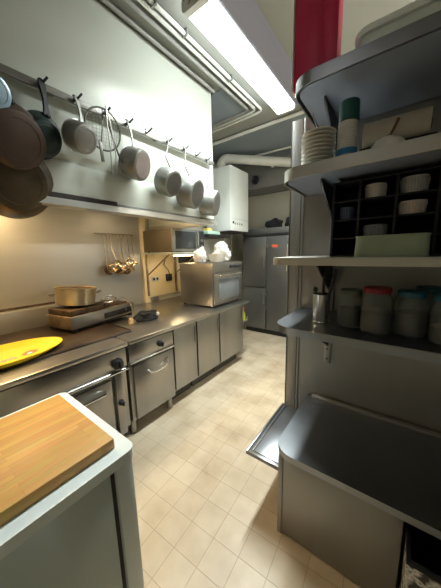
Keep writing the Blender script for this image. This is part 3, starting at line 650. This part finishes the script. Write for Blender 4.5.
# ------------------------------------------------------------------ steel bench with drop flap
be = thing('steel_bench', 'low deep stainless bench with a rounded corner below the shelves', 'bench', (.2, 1.4, 0))
MB().prism(rrect(-.475, .985, 1.075, 1.697, .10, 'a'), .517, .552).build('top', M['bench'], be)
MB().box(-.50+.06, .985, 1.665, 1.697, .552, .572, .003).build('back_lip', M['panel'], be)
MB().box(-.44, .10, 1.105, 1.125, .01, .517, .004).build('front_panel', M['panel'], be)
MB().box(-.452, -.425, 1.100, 1.13, 0, .517, .004).build('corner_post', M['panel'], be)
MB().box(-.445, -.43, 1.13, 1.69, .01, .517).build('side_panel', M['panel'], be)
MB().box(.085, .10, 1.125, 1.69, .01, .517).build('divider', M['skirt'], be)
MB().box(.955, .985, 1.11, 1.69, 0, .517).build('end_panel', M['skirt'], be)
fp = thing('drop_flap', 'low grey metal flap open on the aisle side of the steel bench', 'flap', (-.56, 1.4, .38))
MB().box(-.668, -.446, 1.115, 1.69, .385, .405, .004).build('plate', M['flap'], fp)
m = MB()
for a in ((-.668, -.655, 1.115, 1.69), (-.655, -.446, 1.115, 1.128), (-.635, -.630, 1.14, 1.68), (-.635, -.46, 1.14, 1.145)): m.box(*a, .405, .412, .002)
m.build('rim', M['steel'], fp)
MB().tube([(-.452, 1.12, .383), (-.452, 1.69, .383)], .008, 8).build('hinge', M['steel_dark'], fp)

# ------------------------------------------------------------------ bin under the bench
bn = thing('waste_bin', 'open square bin with a mottled grey outside and black lining', 'bin', (.3, 1.15, 0))
bx0, bx1, by0, by1, bz = .112, .50, .995, 1.36, .43
m = MB()
bo_ = [(bx0, by0), (bx1, by0), (bx1, by1), (bx0, by1)]; bi_ = [(bx0+.012, by0+.012), (bx1-.012, by0+.012), (bx1-.012, by1-.012), (bx0+.012, by1-.012)]
def sc_(p, k): cx, cy = (bx0+bx1)/2, (by0+by1)/2; return (cx+(p[0]-cx)*k, cy+(p[1]-cy)*k)
vs = [(*sc_(p, .97), 0) for p in bo_]+[(*p, bz) for p in bo_]
m._add(vs, [(3, 2, 1, 0)]+[(i, (i+1) % 4, 4+(i+1) % 4, 4+i) for i in range(4)]); m.build('outer_wall', M['liner'], bn)
m = MB(); vs = [(*sc_(p, .95), .02) for p in bi_]+[(*p, bz+.006) for p in bi_]+[(*p, bz+.006) for p in bo_]+[(*sc_(p, 1.01), bz-.01) for p in bo_]
m._add(vs, [(0, 1, 2, 3)]+[(4+i, 4+(i+1) % 4, (i+1) % 4, i) for i in range(4)]+[(8+i, 8+(i+1) % 4, 4+(i+1) % 4, 4+i) for i in range(4)]+[(12+i, 12+(i+1) % 4, 8+(i+1) % 4, 8+i) for i in range(4)])
m.build('lining_bag', M['rack'], bn)

# ------------------------------------------------------------------ wall shelves
def shelf(z0, z1, y0, x0, label, mtl, rad, under):
    t = thing('wall_shelf', label, 'shelf', (.2, 1.45, z0), 'steel shelves on the partition')
    m = MB(); m.prism(rrect(x0, .985, y0, 1.699, rad, 'a', 10), z1-.006, z1)
    # turned-down lip following the rounded edge
    o = rrect(x0, .985, y0, 1.699, rad, 'a', 10); i = rrect(x0+.006, .985, y0+.006, 1.699, rad-.006, 'a', 10)
    k = [p for p in range(len(o)) if p <= 11 or p == len(o)-1]
    idx = [len(o)-1]+list(range(0, 12))
    vo = [o[j] for j in idx]; vi = [i[j] for j in idx]; n = len(vo)
    vs = [(*p, z0) for p in vo]+[(*p, z1-.005) for p in vo]+[(*p, z0) for p in vi]+[(*p, z1-.005) for p in vi]
    fs = [(0, n, 3*n, 2*n), (n-1, 3*n-1, 4*n-1, 2*n-1)]
    for j in range(n-1): fs += [(j, j+1, n+j+1, n+j), (2*n+j, 3*n+j, 3*n+j+1, 2*n+j+1), (j, 2*n+j, 2*n+j+1, j+1)]
    m._add(vs, fs); m.build('board', M[mtl], t)
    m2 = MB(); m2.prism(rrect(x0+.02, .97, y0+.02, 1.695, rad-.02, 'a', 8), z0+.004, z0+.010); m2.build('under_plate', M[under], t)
    for x in (-.355, .55):
        zt = z0+.004; m = MB(); m.prism([(1.69, zt), (1.34, zt), (1.34, zt-.02), (1.665, zt-.20), (1.69, zt-.20)], x-.004, x+.004, 'YZ')
        m.build('bracket', M['black'], t)
        m = MB(); m.box(x-.024, x+.018, 1.690, 1.699, zt-.33, zt-.01, .002); m.build('wall_plate', M['panel'], t)
        m = MB()
        for q in (.23, .30): m.lathe([(0, 0), (.006, 0), (.006, .002), (0, .002)], (x-.003, 1.690, zt-q), (0, -1, 0), 10)
        m.build('screw', M['black'], t)
    return t
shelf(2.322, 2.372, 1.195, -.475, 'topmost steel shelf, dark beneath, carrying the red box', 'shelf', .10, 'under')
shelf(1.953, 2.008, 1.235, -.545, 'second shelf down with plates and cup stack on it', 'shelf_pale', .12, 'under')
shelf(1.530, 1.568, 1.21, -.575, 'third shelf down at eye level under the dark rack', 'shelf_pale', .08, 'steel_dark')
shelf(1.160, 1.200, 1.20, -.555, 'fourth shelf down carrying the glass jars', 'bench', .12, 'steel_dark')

# top shelf
rb = thing('red_box', 'tall dark red cardboard box standing on the topmost shelf', 'box', (-.42, 1.38, 2.372))
MB().box(-.495, -.36, 1.30, 1.52, 2.373, 2.90, .004).build('narrow_side', M['red'], rb)
MB().box(-.36, -.30, 1.29, 1.37, 2.373, 2.93, .004).build('wide_flap', M['red'], rb)
MB().box(-.503, -.496, 1.295, 1.525, 2.373, 2.90, .002).build('pale_edge', M['plate'], rb)
tb = thing('storage_crate', 'milky clear plastic crate with a pale rim on the topmost shelf', 'crate', (.25, 1.45, 2.372))
m = MB(); vs = []
o_ = rrect(-.22, .80, 1.28, 1.66, .05); 
m.prism(o_, 2.373, 2.46); m.build('tub_body', M['pvc'], tb)
o2 = rrect(-.235, .815, 1.265, 1.675, .06); MB().prism(o2, 2.46, 2.483).build('rim', M['pvc2'], tb)

# second shelf: plates, cup stack, paper, dish
pl = thing('plate', 'bottom white side plate of the stack on the second shelf', 'plate', (-.375, 1.335, 2.0085), 'stacked side plates')
MB().lathe([(0, 0), (.045, 0), (.048, .003), (.072, .009), (.078, .011), (.079, .0135), (.076, .015), (.046, .008), (0, .007)], (-.375, 1.335, 2.0085), seg=36).build('disc', M['plate'], pl)
ords = ['second', 'third', 'fourth', 'fifth', 'sixth', 'seventh', 'eighth', 'ninth', 'tenth', 'eleventh']
for k in range(8):
    c = copy_tree(pl); c.location.z = 2.0085+(k+1)*.0175; c.location.x += random.uniform(-.002, .002)
    c['label'] = ('white side plate, %s from the bottom of the stack' % ords[k]) if k < 7 else 'topmost white side plate of the stack, under the whisk'
wk = thing('small_whisk', 'thin steel whisk resting upright on the stack of plates', 'whisk', (-.38, 1.335, 2.16))
MB().tube([(-.37, 1.33, 2.163), (-.392, 1.345, 2.215), (-.415, 1.36, 2.275)], [.004, .003, .003], 6).build('handle', M['alu'], wk)
m = MB()
for k in range(3):
    m.tube([(-.35+.02*math.sin(t)*math.cos(k), 1.33+.02*math.sin(t)*math.sin(k), 2.163+.006+.004*k) for t in [2*PI*j/12 for j in range(12)]], .0012, 4, True)
m.build('wires', M['alu'], wk)
cs = thing('cup_stack', 'stack of disposable cups, green above white with a blue band', 'cups', (-.245, 1.33, 2.008))
MB().lathe([(0, 0), (.040, 0), (.041, .002), (.041, .022), (0, .022)], (-.245, 1.33, 2.0085), seg=30).build('lower_sleeve', M['cupwhite'], cs)
MB().lathe([(0, 0), (.0425, 0), (.0425, .026), (0, .026)], (-.245, 1.33, 2.0305), seg=30).build('blue_band', M['cupblue'], cs)
m = MB(); prof = [(0, 0)]
for k in range(10): prof += [(.0405, k*.0115), (.0425, k*.0115+.003), (.0425, k*.0115+.008), (.0405, k*.0115+.010)]
prof += [(0, .115)]; m.lathe(prof, (-.245, 1.33, 2.0565), seg=30); m.build('white_cups', M['cupwhite'], cs)
MB().lathe([(0, 0), (.0425, 0), (.041, .080), (.038, .084), (0, .084)], (-.243, 1.33, 2.1715), seg=30).build('green_cups', M['cupgreen'], cs)
pp = thing('paper_pad', 'cream sheet of card leaning at the back of the second shelf', 'paper', (-.06, 1.50, 2.008))
m = MB(); m.tube([(-.20, 1.50, 2.150), (.055, 1.50, 2.146)], .062, 24); m.build('paper_roll', M['paper'], pp)
MB().tube([(-.205, 1.50, 2.150), (.06, 1.50, 2.146)], .018, 12).build('core', M['wood_dark'], pp)
MB().box(-.21, .08, 1.45, 1.55, 2.0085, 2.088, .004).build('holder', M['rack'], pp)
pp['label'] = 'cream paper roll lying in a dark holder on the second shelf'; pp.name = 'paper_roll'; pp['category'] = 'paper roll'
sd = thing('sauce_dish', 'small upturned white dish in front of the paper roll', 'dish', (-.085, 1.31, 2.008))
MB().lathe([(.070, 0), (.068, .010), (.052, .036), (.026, .046), (.024, .052), (0, .052), (0, .046), (.02, .043), (.048, .032), (.065, 0)], (-.085, 1.31, 2.0085), seg=32).build('dish', M['plate'], sd)
sp_ = thing('wooden_brush', 'short brown handled brush sticking up from the small white dish', 'brush', (-.08, 1.31, 2.038))
MB().tube([(-.085, 1.31, 2.061), (-.072, 1.315, 2.085), (-.056, 1.32, 2.128)], [.004, .005, .0065], 8).build('handle', M['wood_dark'], sp_)
MB().tube([(-.09, 1.31, 2.0606), (-.083, 1.31, 2.068)], [.010, .006], 8).build('bristles', M['rack'], sp_)

# third shelf: dark pigeonhole rack with ramekins, tub
rk = thing('glass_rack', 'black plastic pigeonhole rack standing on the third shelf', 'rack', (.2, 1.5, 1.568))
XS = [-.300, -.185, -.04, .105, .25, .395]; ZS = [1.569, 1.655, 1.745, 1.835, 1.925]
MB().box(XS[0], XS[-1], 1.63, 1.65, 1.569, 1.93).build('back', M['rack'], rk)
for x in XS: MB().box(x-.006, x+.006, 1.38, 1.63, 1.569, 1.93, .002).build('divider', M['rack'], rk)
for z in ZS: MB().box(XS[0]+.004, XS[-1]-.004, 1.385, 1.63, z, z+.008, .002).build('tier', M['rack'], rk)
def rmk(x, z, r, h, y, mtl, label, cat='ramekin', nm='ramekin'):
    t = thing(nm, label, cat, (x, y, z), 'dishes in the black rack')
    m = MB(); prof = [(0, 0), (r*.86, 0), (r*.9, .003), (r, h-.004), (r*1.02, h), (r*.95, h), (r*.84, .008), (0, .006)]
    m.lathe(prof, (x, y, z), seg=36)
    m.build('bowl', M[mtl], t)
    m = MB()
    for k in range(28):
        a = 2*PI*k/28; m.tube([(x+r*.9*math.cos(a), y+r*.9*math.sin(a), z+.004), (x+r*.995*math.cos(a), y+r*.995*math.sin(a), z+h-.008)], r*.05, 4)
    m.build('fluting', M[mtl], t)
    return t
rmk(-.125, 1.8435, .044, .060, 1.43, 'ramekin', 'white fluted ramekin in the second column top compartment of the rack')
rmk(.02, 1.8435, .052, .066, 1.43, 'clear', 'clear cut glass bowl in a top compartment, above another ramekin', 'bowl', 'glass_bowl')
rmk(.02, 1.7535, .052, .055, 1.43, 'ramekin', 'cream fluted ramekin directly below the cut glass bowl')
rmk(-.242, 1.7535, .034, .060, 1.43, 'bluetumbler', 'dark blue glass in the first column of the rack', 'glass', 'drinking_glass')
rmk(-.115, 1.6635, .050, .055, 1.44, 'clear', 'dim grey glass bowl in the rack behind the pale green tub', 'bowl', 'glass_bowl')
tb2 = thing('plastic_tub', 'pale green plastic tub on the third shelf in front of the rack', 'tub', (-.05, 1.31, 1.568))
m = MB()
o0 = rrect(-.178, .088, 1.238, 1.376, .04); o1 = rrect(-.172, .086, 1.235, 1.376, .045)
n = len(o0); vs = [(*p, 1.569) for p in o0]+[(*p, 1.655) for p in o1]
m._add(vs, [tuple(range(n))[::-1], tuple(range(n, 2*n))]+[(i, (i+1) % n, n+(i+1) % n, n+i) for i in range(n)]); m.build('tub_body', M['tub'], tb2)
MB().prism(rrect(-.175, .089, 1.234, 1.377, .045), 1.655, 1.660).build('rim', M['tub'], tb2)
# fourth shelf: steel cup, jars
su = thing('steel_cup', 'small steel cup holding dark utensils on the fourth shelf', 'cup', (-.34, 1.40, 1.2))
MB().lathe([(0, 0), (.043, 0), (.044, .006), (.040, .012), (.048, .160), (.050, .164), (.046, .164), (.038, .014), (0, .01)], (-.34, 1.40, 1.2005), seg=28).build('cup', M['chrome'], su)
def utensil(nm, label, cat, a, b, r, head=None):
    t = thing(nm, label, cat, a, 'utensils in the steel cup')
    MB().tube([a, b], [r*.7, r], 6).build('handle', M['black'], t)
    if head: MB().blob(b, head, .05, 2, 2).build('head', M['black'], t)
utensil('serving_spoon', 'dark spoon handle leaning in the steel cup, tallest one', 'spoon', (-.335, 1.40, 1.215), (-.345, 1.46, 1.51), .010)
utensil('serving_knife', 'flat dark knife handle leaning toward the jars in the steel cup', 'knife', (-.33, 1.395, 1.215), (-.28, 1.44, 1.50), .011)
utensil('basting_brush', 'short dark headed brush poking out of the steel cup', 'brush', (-.345, 1.39, 1.215), (-.375, 1.40, 1.385), .005, (.014, .010, .016))
def jar(x, y, r, h, lid, fillh, fm, label):
    t = thing('glass_jar', label, 'jar', (x, y, 1.2), 'glass jars on the fourth shelf')
    z = 1.2005
    MB().lathe([(0, 0), (r*.9, 0), (r, .008), (r, h*.78), (r*.95, h*.86), (r*.82, h*.92), (r*.82, h), (r*.78, h), (r*.78, h*.91), (r*.92, h*.84), (r*.955, h*.77), (r*.955, .012), (0, .008)], (x, y, z), seg=36).build('glass', M['glass'], t)
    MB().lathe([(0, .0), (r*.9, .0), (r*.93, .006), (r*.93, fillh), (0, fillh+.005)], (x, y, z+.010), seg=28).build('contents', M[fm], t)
    if lid: MB().lathe([(0, 0), (r*.90, 0), (r*.92, .004), (r*.92, .022), (r*.86, .027), (0, .027)], (x, y, z+h*.95), seg=32).build('lid', M[lid], t)
    return t
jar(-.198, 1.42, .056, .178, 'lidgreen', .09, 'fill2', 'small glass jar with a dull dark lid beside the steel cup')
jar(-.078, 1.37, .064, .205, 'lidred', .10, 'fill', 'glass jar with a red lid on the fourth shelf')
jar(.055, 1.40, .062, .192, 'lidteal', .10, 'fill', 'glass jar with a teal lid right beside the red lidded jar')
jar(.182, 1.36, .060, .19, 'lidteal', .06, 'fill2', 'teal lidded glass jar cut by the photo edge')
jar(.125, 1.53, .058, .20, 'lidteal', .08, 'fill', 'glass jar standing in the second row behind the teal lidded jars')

# ------------------------------------------------------------------ added fill lights, out of view
lp2 = thing('added_wall_light', 'added tube light on the side wall, unseen behind the steel partition', 'lamp', (.97, 2.45, 2.28))  # added light out of sight, brightens the ceiling past the partition
MB().box(.95, .998, 1.93, 2.97, 2.28, 2.38, .008).build('housing', M['lamp_body'], lp2)
lm2 = mat('fill_diffuser_rear', (1, 1, 1), .4, emit=(1, .95, .82), es=42)
MB().tube([(.92, 1.95, 2.33), (.92, 2.95, 2.33)], .03, 10).build('diffuser', lm2, lp2)
lp3 = thing('fluorescent_lamp', 'added fluorescent fill light on the ceiling behind the camera, unseen', 'lamp', (-.75, -.8, ZC))  # added fill light behind the camera for the shelves and fridge
MB().box(-.87, -.63, -1.5, -.1, 3.24, ZC, .01).build('housing', M['lamp_body'], lp3)
lm3 = mat('fill_diffuser_near', (1, 1, 1), .4, emit=(.95, .97, 1), es=.8)
MB().prism(rrect(-.86, -.64, 3.15, 3.24, .03, 'abcd', 5), -1.48, -.12, 'XZ').build('diffuser', lm3, lp3)

w = bpy.data.worlds.new('World'); bpy.context.scene.world = w; w.use_nodes = True
w.node_tree.nodes['Background'].inputs[0].default_value = (.6, .65, .7, 1); w.node_tree.nodes['Background'].inputs[1].default_value = .05

# ------------------------------------------------------------------ camera
F, yaw, pitch, roll = 241.225, math.radians(36.7507), math.radians(9.6462), math.radians(-1.2674)
cy, sy, cp, sn = math.cos(yaw), math.sin(yaw), math.cos(pitch), math.sin(pitch)
f = Vector((-sy*cp, cy*cp, -sn)); r0 = Vector((cy, sy, 0)); u0 = r0.cross(f)
r_ = r0*math.cos(roll)+u0*math.sin(roll); u_ = u0*math.cos(roll)-r0*math.sin(roll)
cd_ = bpy.data.cameras.new('camera'); cam = bpy.data.objects.new('camera', cd_); C.objects.link(cam)
cd_.sensor_fit = 'HORIZONTAL'; cd_.sensor_width = 36; cd_.lens = 36*F/441; cd_.clip_start = .02
mw_ = Matrix((( r_.x, u_.x, -f.x, 0), (r_.y, u_.y, -f.y, 0), (r_.z, u_.z, -f.z, H), (0, 0, 0, 1)))
cam.matrix_world = mw_
S = bpy.context.scene; S.camera = cam
S.view_settings.view_transform = 'Standard'; S.view_settings.look = 'None'
S.view_settings.exposure = 1.25
